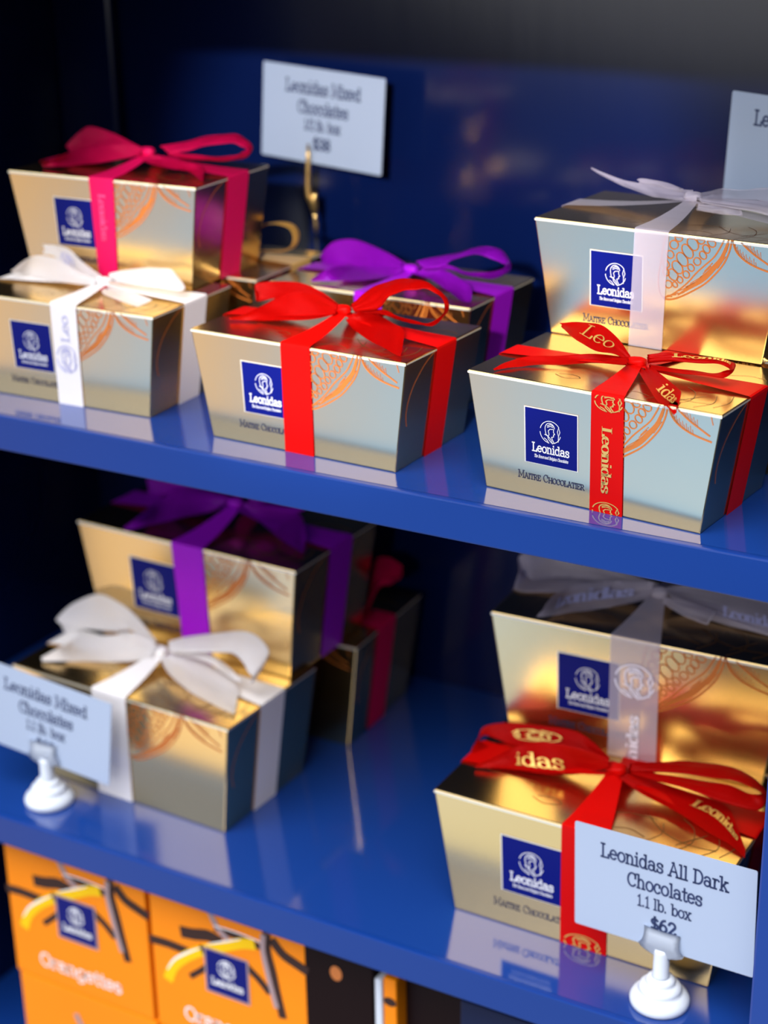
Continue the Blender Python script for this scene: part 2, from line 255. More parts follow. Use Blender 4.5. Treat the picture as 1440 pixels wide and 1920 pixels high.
BOWS = {
    'A': ([46, 0, 48], [
        ('loop',[[11,0,74,6,-20,54],[-50,40,107,-52,-40,78],[-123,80,142,-149,-50,86],[-215,100,170,-241,-40,113],[-319,100,163,-333,0,139],[-403,80,154,-381,40,147],[-411,120,134,-389,80,130],[-298,150,133,-327,120,72],[-70,70,81,-76,40,61]]),
        ('tail',[[23,-45,80,62,-142,70],[-174,10,50,-148,-38,20],[-342,-83,40,-291,-131,15],[-477,-155,30,-410,-208,12],[-517,-256,20,-464,-275,10],[-525,-344,15,-517,-344,10]]),
        ('loop',[[89,20,86,101,0,52],[200,60,104,221,20,76],[290,100,95,304,40,74],[389,120,91,401,60,82],[458,120,88,470,60,76],[502,80,87,509,0,81],[519,20,73,522,-60,102],[509,-60,64,437,20,53],[399,-60,56,342,20,44],[261,-60,47,223,20,40],[133,-40,31,113,0,38]]),
        ('tail',[[57,-20,29,128,-20,49],[217,-253,40,246,-140,50],[357,-404,20,354,-206,30],[398,-390,-5,401,-269,20],[435,-405,-28,443,-400,-4]]),
    ]),
    'B': ([49, 0, 98], [
        ('loop',[[-9,40,113,-8,20,83],[-147,100,144,-131,40,95],[-307,140,165,-292,80,94],[-494,160,145,-470,120,63],[-585,140,130,-549,100,43],[-592,120,106,-558,80,52],[-568,180,105,-542,140,59],[-350,200,127,-347,160,88],[-45,60,97,-44,50,80]]),
        ('tail',[[39,-40,131,39,-60,85],[-123,0,164,-87,-29,40],[-282,20,149,-190,-41,20],[-421,20,78,-310,-93,15],[-454,-143,50,-440,-135,10],[-521,-206,30,-541,-181,10]]),
        ('loop',[[91,20,119,140,-40,111],[142,60,186,291,-60,149],[205,80,226,366,-60,218],[289,100,259,416,-40,244],[394,100,280,486,-20,259],[509,80,276,534,20,258],[590,80,231,600,20,237],[640,60,188,648,0,198],[616,60,130,631,0,147],[561,40,73,576,-20,104],[458,40,69,484,-20,101],[344,40,77,381,-20,115],[261,20,99,285,0,125],[135,0,97,136,0,109]]),
        ('tail',[[85,-40,65,167,-40,113],[189,-119,40,218,55,80],[363,-229,30,347,16,60],[508,-297,20,438,-43,50],[605,-354,20,513,-176,30]]),
    ]),
    'C': ([42, 0, 40], [
        ('loop',[[4,40,63,15,-40,32],[-168,100,109,-177,20,27],[-288,140,162,-295,80,62],[-399,160,173,-385,120,114],[-497,160,168,-465,120,121],[-488,200,148,-475,180,118],[-278,160,107,-287,140,76],[-23,40,47,-20,20,35]]),
        ('tail',[[29,-40,63,30,-60,29],[-155,0,94,-122,-78,30],[-292,20,136,-357,-22,20],[-475,40,126,-523,23,15],[-552,-67,60,-578,-36,40]]),
        ('loop',[[78,20,84,94,-20,48],[163,60,109,204,0,72],[287,100,121,354,0,71],[418,100,132,454,0,73],[485,80,116,547,-20,71],[601,0,68,589,-40,59],[593,-60,60,521,20,100],[397,-60,64,326,40,75],[141,-40,58,101,0,61]]),
        ('tail',[[65,-40,16,138,-40,32],[264,-272,50,365,-181,60],[518,-327,30,522,-197,40]]),
    ]),
    'D': ([69, 0, 94], [
        ('loop',[[31,20,105,18,0,82],[-136,80,136,-135,40,101],[-266,120,162,-279,60,83],[-434,140,185,-401,80,51],[-516,140,148,-510,100,35],[-616,120,61,-577,100,30],[-580,160,68,-561,140,35],[-326,160,116,-315,140,68],[3,40,90,10,20,84]]),
        ('tail',[[63,-40,120,55,-60,80],[-63,-20,133,-69,-56,50],[-270,0,114,-202,-133,30],[-469,0,61,-322,-210,20],[-422,-224,60,-405,-252,15],[-467,-289,30,-481,-267,10]]),
        ('loop',[[158,0,127,260,-60,104],[304,40,161,381,-40,129],[450,60,197,503,-40,162],[606,60,220,658,-40,187],[688,60,207,727,-40,177],[772,20,166,780,-60,164],[770,-20,123,776,-100,156],[686,-20,93,717,-100,132],[544,-20,78,576,-100,118],[376,-20,76,419,-80,113],[231,-20,90,246,-40,110]]),
        ('tail',[[48,-60,69,121,-40,81],[183,-129,50,248,-11,70],[341,-148,40,379,-45,60],[463,-153,30,443,-17,40],[653,-315,20,504,-78,30]]),
    ]),
    'G': ([59, 0, 65], [
        ('loop',[[0,40,83,18,-20,52],[-130,100,104,-97,-36,8],[-299,140,138,-197,-28,8],[-445,160,150,-386,80,15],[-570,160,116,-497,80,8],[-648,140,32,-571,41,8],[-598,180,50,-573,140,8],[-325,180,90,-313,160,33],[-12,40,71,0,20,61]]),
        ('tail',[[30,-40,78,30,-60,51],[-141,-20,54,-42,-162,30],[-334,0,38,-188,-231,20],[-318,-266,80,-297,-284,15],[-383,-351,30,-399,-320,10]]),
        ('loop',[[94,0,107,175,-60,93],[187,40,139,290,-60,116],[312,60,166,357,-40,160],[414,80,205,480,-40,203],[526,80,225,569,-20,189],[603,80,206,656,-40,173],[671,40,163,699,-80,177],[679,0,113,688,-100,155],[580,-20,73,601,-100,131],[447,-20,74,469,-80,111],[312,-20,95,335,-60,127],[175,-20,80,187,-40,98]]),
        ('tail',[[106,-40,61,187,-40,100],[207,-76,50,293,-6,80],[401,-197,30,449,-84,60],[544,-314,20,523,-133,40],[629,-340,20,589,-249,30]]),
    ]),
    'H': ([21, 0, 98], [
        ('tail',[[10,20,127,25,-40,76],[-130,60,116,-131,0,72],[-261,100,112,-231,40,71],[-396,140,112,-375,100,84],[-516,180,122,-505,160,101],[-595,200,137,-584,180,124],[-654,220,146,-644,210,138]]),
        ('loop',[[-67,80,115,-66,60,108],[-184,140,123,-189,120,100],[-333,180,125,-306,160,97],[-366,180,111,-352,170,101],[-309,200,109,-304,190,96],[-79,90,105,-83,80,99]]),
        ('loop',[[23,20,105,60,-40,76],[66,80,117,128,-20,79],[126,120,127,228,-40,86],[240,140,131,328,-60,75],[345,140,151,432,-60,78],[443,120,157,520,-60,77],[506,40,128,558,-100,74],[522,-100,70,479,0,111],[336,-80,76,292,20,110],[59,-40,83,41,0,89]]),
        ('tail',[[76,-60,78,75,-80,52],[168,-42,80,176,-54,40],[247,23,80,301,-41,40]]),
    ]),
    'I': ([26, 0, 129], [
        ('loop',[[-43,60,150,-38,20,128],[-179,140,172,-177,80,93],[-300,180,185,-288,100,93],[-492,200,155,-453,120,66],[-701,220,113,-648,140,17],[-841,200,73,-780,160,21],[-886,180,25,-857,150,20],[-838,113,8,-831,-35,8],[-639,177,8,-671,23,8],[-186,100,120,-227,80,79],[-39,20,141,-38,20,128]]),
        ('tail',[[-3,-40,201,7,-60,161],[-187,-20,207,-178,-1,40],[-400,0,180,-314,-68,30],[-565,20,106,-506,-99,20],[-645,-86,70,-624,-127,15],[-736,-181,30,-738,-170,10]]),
        ('loop',[[97,20,165,110,-40,153],[248,100,181,299,0,185],[366,140,197,435,20,193],[526,160,211,569,40,198],[685,140,219,697,40,210],[806,100,177,814,0,207],[850,20,162,832,-60,231],[833,-80,147,758,0,185],[680,-100,152,641,0,203],[504,-100,172,466,0,186],[319,-80,167,288,0,169],[110,-40,140,94,0,141]]),
        ('tail',[[64,-60,111,122,-40,156],[210,-66,50,279,33,90],[399,-116,40,466,16,80],[597,-204,30,641,25,60],[755,-261,20,756,-136,40],[859,-325,10,840,-260,20]]),
    ]),
    'J': ([-21, 0, 85], [
        ('loop',[[-31,40,118,-58,0,75],[-253,100,124,-251,40,71],[-473,140,122,-459,80,48],[-702,160,117,-675,100,16],[-870,160,115,-798,20,8],[-935,140,71,-895,116,8],[-856,77,8,-821,-162,8],[-696,153,8,-646,-107,8],[-471,140,33,-446,20,8],[-83,40,92,-75,20,74]]),
        ('tail',[[-37,-40,161,-57,-60,62],[-193,-40,139,-164,-198,60],[-403,-40,91,-331,-307,40],[-532,-40,38,-454,-369,20],[-544,-282,80,-533,-433,15],[-553,-386,40,-575,-447,10]]),
        ('loop',[[17,20,119,19,-40,68],[90,80,120,176,-40,12],[279,100,121,340,-79,8],[431,100,112,497,-104,8],[571,100,108,640,-122,8],[695,80,98,757,-126,8],[769,0,51,794,-120,13],[757,-126,8,701,0,48],[390,-80,29,357,20,66],[39,-40,83,25,0,86]]),
        ('tail',[[35,-60,90,22,-80,64],[187,-89,100,177,-177,60],[342,-96,80,335,-229,50]]),
    ]),
    'K': ([-23, 0, 94], [
        ('loop',[[-64,20,146,-81,-20,94],[-286,100,234,-256,20,164],[-435,120,282,-445,40,110],[-620,140,293,-671,80,52],[-836,140,182,-842,88,8],[-968,120,66,-908,82,8],[-981,120,22,-816,23,8],[-914,160,69,-823,67,8],[-574,140,130,-546,100,74],[-98,20,99,-82,0,98]]),
        ('tail',[[-15,-40,158,-34,-60,84],[-174,-40,196,-135,-105,40],[-409,-20,118,-281,-181,30],[-699,0,26,-473,-259,20],[-623,-238,80,-571,-304,15],[-700,-348,30,-685,-359,10]]),
        ('loop',[[57,0,177,119,-80,150],[190,40,231,280,-80,190],[364,60,281,466,-80,237],[536,60,340,607,-80,268],[675,60,352,702,-100,236],[803,20,308,764,-140,208],[822,-20,256,811,-160,192],[749,-60,131,767,-160,131],[639,-100,96,511,0,119],[419,-80,156,359,0,176],[131,-60,145,83,0,133]]),
        ('tail',[[25,-60,86,144,-40,133],[183,-170,60,268,19,100],[426,-265,40,456,-7,70],[623,-306,30,637,-83,50],[794,-326,20,708,-189,30]]),
    ]),
    'L': ([81, 0, 138], [
        ('tail',[[78,-40,184,-54,-60,68],[-360,0,142,-138,-249,80],[-550,0,29,-263,-340,50],[-408,-356,80,-360,-422,30],[-449,-483,30,-431,-468,10]]),
        ('loop',[[4,60,151,-110,20,113],[-362,120,132,-371,80,90],[-634,140,130,-611,100,22],[-749,140,86,-700,94,8],[-558,180,84,-545,160,46],[3,60,136,-19,40,123]]),
        ('tail',[[160,-60,161,301,-40,196],[327,-63,60,438,147,90],[583,-195,40,558,64,60],[748,-247,20,663,-70,40]]),
        ('loop',[[187,0,191,214,-40,165],[353,60,261,405,-20,209],[554,60,284,588,-20,214],[679,20,276,697,-60,234],[598,-60,193,541,0,198],[214,-40,157,185,0,160]]),
    ]),
    'M': ([666, -118, 8], [
        ('loop',[[628,0,23,702,-101,8],[670,40,160,727,-60,116],[693,80,365,764,-40,259],[792,80,408,853,-40,296],[876,60,393,922,-60,317],[930,20,372,962,-80,351],[882,-40,282,915,-120,359],[783,-40,239,816,-100,294],[690,-20,92,701,-60,73]]),
        ('tail',[[661,-154,8,717,-139,8],[742,-343,120,802,-289,180],[737,-328,60,841,-367,80]]),
    ]),
}
# ------------------------------------------------------------------ the cabinet
ZL = -0.26476; TH = 0.02014; BACK = 0.285; XL, XR = -0.535, 0.078; ZB = -0.515; ZT = 0.237
cab = thing('display_cabinet', 'dark blue painted display cabinet with glossy shelves holding all the chocolate boxes', 'cabinet', (0, 0, ZB-0.06))
def cpart(name, x0, x1, y0, y1, z0, z1, m, bev=0.0012):
    bm = bmesh.new(); oz = ZB-0.06; add_box(bm, x0, x1, y0, y1, z0-oz, z1-oz, bev); return from_bm(name, bm, m, cab)
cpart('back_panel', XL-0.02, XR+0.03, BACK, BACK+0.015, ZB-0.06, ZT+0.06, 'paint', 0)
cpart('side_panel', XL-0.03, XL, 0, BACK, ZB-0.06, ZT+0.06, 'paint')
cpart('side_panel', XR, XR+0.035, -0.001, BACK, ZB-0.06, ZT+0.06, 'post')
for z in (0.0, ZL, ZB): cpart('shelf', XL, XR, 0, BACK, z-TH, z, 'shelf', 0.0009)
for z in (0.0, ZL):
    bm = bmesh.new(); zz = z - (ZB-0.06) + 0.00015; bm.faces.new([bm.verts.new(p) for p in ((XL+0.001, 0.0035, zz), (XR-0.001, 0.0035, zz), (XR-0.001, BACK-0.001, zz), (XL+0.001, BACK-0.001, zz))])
    me = bpy.data.meshes.new('shelf_liner'); bm.to_mesh(me); bm.free(); o = link('shelf_liner', me, 'liner', cab); o['label'] = 'glossy liner sheet on the shelf, light from above put into its blue'
cpart('top_board', XL, XR, 0, BACK, ZT, ZT+TH, 'paint')
cpart('corner_trim', XL, XL+0.050, BACK-0.010, BACK, 0.0005, ZT-0.0005, 'paint', 0.003)

# ------------------------------------------------------------------ ribboned ballotin boxes
UP = dict(Wt=0.13, Wb=0.11252513, Dt=0.07506154, Db=0.06905107, h=0.05866608, k=1.0)
LO = dict(Wt=0.16856246, Wb=0.14798818, Dt=0.09214357, Db=0.08358297, h=0.0762281, k=1.297)
GROUP = 'ribboned gold chocolate boxes'
def frames(d):
    """front-face and right-face mapping: (u, v, lift) with u across (fraction of the top width), v down"""
    sl = math.atan2((d['Dt']-d['Db'])/2, d['h']); ny, nz = -math.cos(sl), -math.sin(sl)
    def front(u, v, lift): return Vector((u*d['Wt'], -(d['Dt']/2 - v*(d['Dt']-d['Db'])/2) + ny*lift, d['h']*(1-v) + nz*lift))
    s2 = math.atan2((d['Wt']-d['Wb'])/2, d['h']); nx, nz2 = math.cos(s2), -math.sin(s2)
    def side(y, v, lift, s=1): return Vector((s*((d['Wt']/2 - v*(d['Wt']-d['Wb'])/2) + nx*lift), y, d['h']*(1-v) + nz2*lift))
    return front, side
POD_OUT = [(0.2996, 0.0048), (0.292, 0.0938), (0.2719, 0.201), (0.2365, 0.3055), (0.2004, 0.3874), (0.1487, 0.4665), (0.1036, 0.5243), (0.0693, 0.5531), (0.0442, 0.5557)]
POD_IN = [(0.2704, 0.0099), (0.255, 0.08), (0.2341, 0.1561), (0.2017, 0.2279), (0.169, 0.3004), (0.1325, 0.3987), (0.0953, 0.474), (0.0651, 0.5234), (0.0441, 0.5419)]
POD_MID = [(0.286, 0.0182), (0.2637, 0.1561), (0.2284, 0.2602), (0.1923, 0.3497), (0.1518, 0.4173), (0.1033, 0.496)]
POD_LEFT = [(0.0442, 0.5557), (0.028, 0.52), (0.02, 0.45), (0.019, 0.37), (0.024, 0.29), (0.03, 0.2), (0.037, 0.1), (0.047, 0.02)]
BEANS = [(0.0956, 0.0303, 2.1, 2.3), (0.0774, 0.0942, 2.3, 2.5), (0.063, 0.1785, 1.9, 2.3), (0.1506, 0.0697, 2.7, 4.0), (0.1307, 0.135, 2.5, 4.4), (0.1109, 0.2067, 2.6, 4.3), (0.0927, 0.2774, 2.5, 4.0), (0.0764, 0.3441, 2.4, 3.6), (0.1818, 0.0305, 2.0, 2.2), (0.2229, 0.0405, 2.0, 2.7), (0.2034, 0.0973, 1.7, 2.5), (0.1912, 0.1517, 1.7, 2.4), (0.1696, 0.2088, 1.9, 2.2), (0.1459, 0.2669, 1.6, 2.1), (0.1278, 0.3278, 1.7, 2.1), (0.1037, 0.3787, 1.5, 1.9), (0.0851, 0.4243, 1.2, 1.7), (0.0583, 0.428, 2.0, 2.2), (0.047, 0.26, 1.6, 2.4), (0.048, 0.33, 1.6, 2.2)]
LEAF1 = [(0.3032, 0.0054), (0.316, 0.08), (0.34, 0.135), (0.372, 0.175), (0.4132, 0.2054), (0.462, 0.228)]
LEAF2 = [(0.338, 0.015), (0.362, 0.06), (0.392, 0.105), (0.425, 0.145), (0.4555, 0.1826)]
def carton(d, parent):
    k = d['k']; Wt, Wb, Dt, Db, h = d['Wt']/2, d['Wb']/2, d['Dt']/2, d['Db']/2, d['h']
    bm = bmesh.new(); front, side = frames(d)
    vs = [bm.verts.new(p) for p in ((-Wb, -Db, 0.0002), (Wb, -Db, 0.0002), (Wb, Db, 0.0002), (-Wb, Db, 0.0002), (-Wt, -Dt, h), (Wt, -Dt, h), (Wt, Dt, h), (-Wt, Dt, h))]
    for q in ((3, 2, 1, 0), (4, 5, 6, 7), (0, 1, 5, 4), (1, 2, 6, 5), (2, 3, 7, 6), (3, 0, 4, 7)): bm.faces.new([vs[i] for i in q])
    bmesh.ops.bevel(bm, geom=bm.edges[:], offset=0.0006*k, segments=2, affect='EDGES', profile=0.5)
    bmesh.ops.recalc_face_normals(bm, faces=bm.faces[:])
    Lf = math.hypot(h, Dt-Db)
    def fm(lift): return lambda x, y: front(x/d['Wt'], y/Lf, lift)
    def uv(pts): return [(u*d['Wt'], v*Lf) for u, v in pts]
    e = 0.00016
    # pale card cut edges along top front and right rims, fold highlight painted in
    add_strokes(bm, [[(-Wt+0.0006, 0.0011*k), (Wt-0.0006, 0.0011*k)]], 0.0011*k, fm(e), 1)
    add_strokes(bm, [[(-Dt+0.001, 0), (Dt-0.001, 0)]], 0.0008*k, lambda x, y: side(x, (0.0009*k+y)/h, e), 1)
    # cocoa pod and leaf drawing
    f2 = fm(e)
    # double husk: solid between outer and mid lines near the neck, thin strokes further down
    O = cm2(uv(POD_OUT), 4); I = cm2(uv(POD_IN), 4); Mi = cm2(uv(POD_MID), 4)
    add_strokes(bm, [O], 0.00085*k, fm(e), 2); add_strokes(bm, [I], 0.00075*k, fm(e), 2)
    add_strokes(bm, [Mi], 0.0026*k, fm(e), 2, taper=True); add_strokes(bm, [cm2(uv(POD_LEFT), 3)], 0.0005*k, fm(e), 2)
    rnd = random.Random(3)
    for q in range(16):
        t = 0.04 + q*0.055; a = Vector(O[int(t*(len(O)-1))]); b = Vector(I[int(t*(len(I)-1))]); c = a.lerp(b, rnd.uniform(0.15, 0.75)); n2 = min(len(O)-1, int((t+0.16)*(len(O)-1)))
        dd = (Vector(O[n2]) - a); add_strokes(bm, [[c, c + dd*rnd.uniform(0.45, 0.8)]], 0.00045*k, fm(e*1.3), 2)
    for u, v, rx, ry in BEANS:
        cx, cy = u*d['Wt'], v*Lf; an = math.radians(-38); pl = []
        for i in range(15):
            t = 2*math.pi*i/14; ex, ey = rx*0.001*k*math.cos(t)*0.95, ry*0.001*k*math.sin(t)*0.85
            y = cy + ex*math.sin(an) + ey*math.cos(an); pl.append((cx + ex*math.cos(an) - ey*math.sin(an), max(y, 0.0016*k)))
        add_strokes(bm, [pl], 0.0006*k, fm(e), 2)
    add_strokes(bm, [cm2(uv(LEAF1), 4)], 0.00085*k, fm(e), 2); add_strokes(bm, [cm2(uv(LEAF2), 4)], 0.0008*k, fm(e), 2)
    for pl, sgn in ((LEAF1, -1), (LEAF2, -1)):
        C = cm2(uv(pl), 5)
        for i in range(3, len(C)-7): add_strokes(bm, [[C[i], (C[i][0] - 0.0004*k, max(0.0015*k, C[i][1] - (0.0022 + 0.0012*(i % 2))*k))]], 0.00022*k, fm(e), 2)
    add_strokes(bm, [uv([(0.46, 0.025), (0.462, 0.05), (0.467, 0.09)])], 0.0004*k, fm(e), 2)
    # maker's line under the emblem
    tl = text_lines('Maitre Chocolatier', 0.0036*k, 0.0355*k, small=0.74)
    add_strokes(bm, tl, 0.0004*k, lambda x, y: front(-0.1555 + x/d['Wt'], 0.843 - y/Lf, e), 3)
    # leaf lines on the lid and one line on the right end
    top = lambda x, y: Vector((x*d['Wt'], y*d['Dt'], h + e))
    lid = [[(.17, -.18), (.24, -.3), (.33, -.36), (.42, -.35)], [(.2, -.46), (.24, -.33), (.225, -.22)], [(.3, -.47), (.34, -.34), (.32, -.2), (.27, -.12)], [(.38, -.45), (.42, -.33), (.4, -.2)], [(.44, -.4), (.465, -.28), (.45, -.15)], [(.08, -.4), (.14, -.36), (.2, -.4)], [(-.2, -.3), (-.15, -.34), (-.1, -.3), (-.14, -.26), (-.19, -.28)], [(.06, -.24), (.12, -.2), (.2, -.2)], [(.3, .2), (.4, .28), (.47, .25)]]
    for pl in lid: add_strokes(bm, [cm2([(x*d['Wt'], y*d['Dt']) for x, y in pl], 5)], 0.00035*k, lambda x, y: Vector((x, y, h + e)), 4)
    for i in range(8):
        x = 0.3 + 0.008*i; add_strokes(bm, [[(x*d['Wt'], (-0.4+0.02*i)*d['Dt']), ((x+0.012)*d['Wt'], (-0.36+0.02*i)*d['Dt'])]], 0.00025*k, lambda x, y: Vector((x, y, h + e)), 4)
    yr = d['Dt']
    add_strokes(bm, [cm2([(-0.13*yr, 0.02*h), (-0.25*yr, 0.1*h), (-0.36*yr, 0.24*h), (-0.41*yr, 0.38*h), (-0.415*yr, 0.5*h), (-0.39*yr, 0.6*h)], 5)], 0.0004*k, lambda x, y: side(x, y/h, e), 2)
    me = bpy.data.meshes.new('carton'); bm.to_mesh(me); bm.free()
    return link('carton', me, ['gold', 'paper_edge', 'copper', 'dark_ink', 'brownline'], parent)
def medallion(cx, cy, r):
    P = lambda pts: [(cx + x*r, cy + y*r) for x, y in pts]
    o = [P(arc(0, 0, 1, 1, 35, 165, 14)), P(arc(0, 0, 1, 1, 185, 262, 10)), P(arc(0, 0, 1, 1, 280, 345, 8)), P(arc(-.05, .3, .46, .52, 195, 10, 12)), P([(-.5, .15), (-.42, -.25), (-.2, -.38), (-.12, -.2)]),
         P([(-.12, -.2), (-.2, .1), (-.05, .28), (.3, .32)]), P([(.32, .3), (.3, .05), (.42, -.12), (.3, -.18), (.32, -.36), (.12, -.42)]), P([(.12, -.42), (.2, -.66), (.35, -.9)]), P([(-.25, -.4), (-.2, -.62), (.1, -.95)]),
         P(arc(-.75, -1.15, .95, .9, 78, 8, 10)), P(arc(-.8, -1.2, .65, .62, 72, 18, 8)), P([(.8, .55), (.68, .15), (.78, -.25), (.92, .15), (.8, .55)]), P([(.78, -.25), (.76, -.75)]), P([(-.3, .55), (.0, .72), (.3, .6)]), P([(-.28, .42), (.0, .56), (.26, .48)])]
    return o
def emblem(d, parent):
    """navy square with the helmeted medallion and the maker's name"""
    k = d['k']; front, side = frames(d); bm = bmesh.new(); Lf = math.hypot(d['h'], (d['Dt']-d['Db'])/2)
    u0, u1, v0, v1 = -0.2585, -0.0475, 0.226, 0.692
    g0, g1 = 0.0006/d['Wt']*k, 0.0006/Lf*k
    def quad(a, b, c, e2, lift, mi): bm.faces.new([bm.verts.new(front(u, v, lift)) for u, v in ((a, e2), (b, e2), (b, c), (a, c))]).material_index = mi
    quad(u0-g0, u1+g0, v0-g1, v1+g1*0.5, 0.00018, 2); quad(u0, u1, v0, v1, 0.00026, 0)
    sw, sh = (u1-u0)*d['Wt'], (v1-v0)*Lf
    fn = lambda x, y: front(u0 + x/d['Wt'], v1 - y/Lf, 0.00036)
    S_ = lambda L: [[(x*sw, y*sh) for x, y in pl] for pl in L]
    add_strokes(bm, S_(medallion(.49, .62, .2)), 0.0003*k, fn, 1)
    add_strokes(bm, [[(x + .495*sw, y + .225*sh) for x, y in pl] for pl in text_lines('Leonidas', 0.0042*k, 0.72*sw)], 0.00058*k, fn, 1)
    add_strokes(bm, [[(x + .5*sw, y + .115*sh) for x, y in pl] for pl in text_lines('The Renowned Belgian Chocolates', 0.0015*k, 0.66*sw, slant=.3)], 0.00016*k, fn, 1)
    me = bpy.data.meshes.new('emblem'); bm.to_mesh(me); bm.free()
    o = link('emblem', me, ['navy', 'white_ink', 'paper_edge'], parent); o['label'] = 'navy square emblem with a white helmeted head'; return o
def strip_rows(st, n=6, m=4):
    A = catmull([Vector(s[:3])*1e-4 for s in st], n); B = catmull([Vector(s[3:])*1e-4 for s in st], n)
    return A, B
def strip_obj(name, st, h, m, parent, prints=()):
    A, B = strip_rows(st); m_ = 9; bm = bmesh.new(); rows = []
    for i, (a, b) in enumerate(zip(A, B)):
        t = (A[min(i+1, len(A)-1)] - A[max(i-1, 0)]); nrm = (b-a).cross(t)
        nrm = nrm.normalized() if nrm.length > 1e-9 else Vector((0, 0, 1))
        row = []
        for j in range(m_+1):
            s = j/m_; f = i/(len(A)-1); pl = math.exp(-f/0.10) + (math.exp(-(1-f)/0.10) if name == 'loop' else 0)
            p = a.lerp(b, s) + nrm*(0.0007*math.sin(math.pi*s) + 0.0002*math.sin(i*0.7+2*math.pi*s) + 0.0009*pl*math.sin(5.5*math.pi*s)*(1.3 if h > .07 else 1))
            p.z = max(p.z, 0.0005) if p.y > -0.0372*(1.22 if h > .07 else 1) else p.z
            row.append(bm.verts.new(p + Vector((0, 0, h))))
        rows.append(row)
    for r0, r1 in zip(rows, rows[1:]):
        for j in range(m_): bm.faces.new((r0[j], r0[j+1], r1[j+1], r1[j]))
    bmesh.ops.solidify(bm, geom=bm.faces[:], thickness=0.00022)
    mats = [m]
    for txt, s0, s1, t0, t1, w, ink in prints:
        if ink not in mats: mats.append(ink)
        mi = mats.index(ink); N = len(A)-1
        lines = medallion(0, 0, .5) if txt == '@' else text_lines(txt, 1.0, 1.0)
        def fn(x, y):
            s = s0 + (s1-s0)*((x+0.5)); t = t0 + (t1-t0)*(y if txt != '@' else y+0.5)
            f = max(0, min(N-1e-4, s*N)); i = int(f); q = f-i
            a = A[i].lerp(A[i+1], q); b = B[i].lerp(B[i+1], q); p = a.lerp(b, t)
            nr = (b-a).cross(A[i+1]-A[i])
            nr = nr.normalized() if nr.length > 1e-12 else Vector((0, 0, 1))
            if nr.dot(Vector((0.35, -0.85, 0.4))) < 0: nr = -nr
            p = p + nr*0.0014; p.z = max(p.z, 0.0012) if p.y > -0.037*(1.22 if h > .07 else 1) else p.z
            return p + Vector((0, 0, h))
        add_strokes(bm, lines, w, fn, mi)
    me = bpy.data.meshes.new(name); bm.to_mesh(me); bm.free()
    o = link(name, me, mats, parent, True); return o
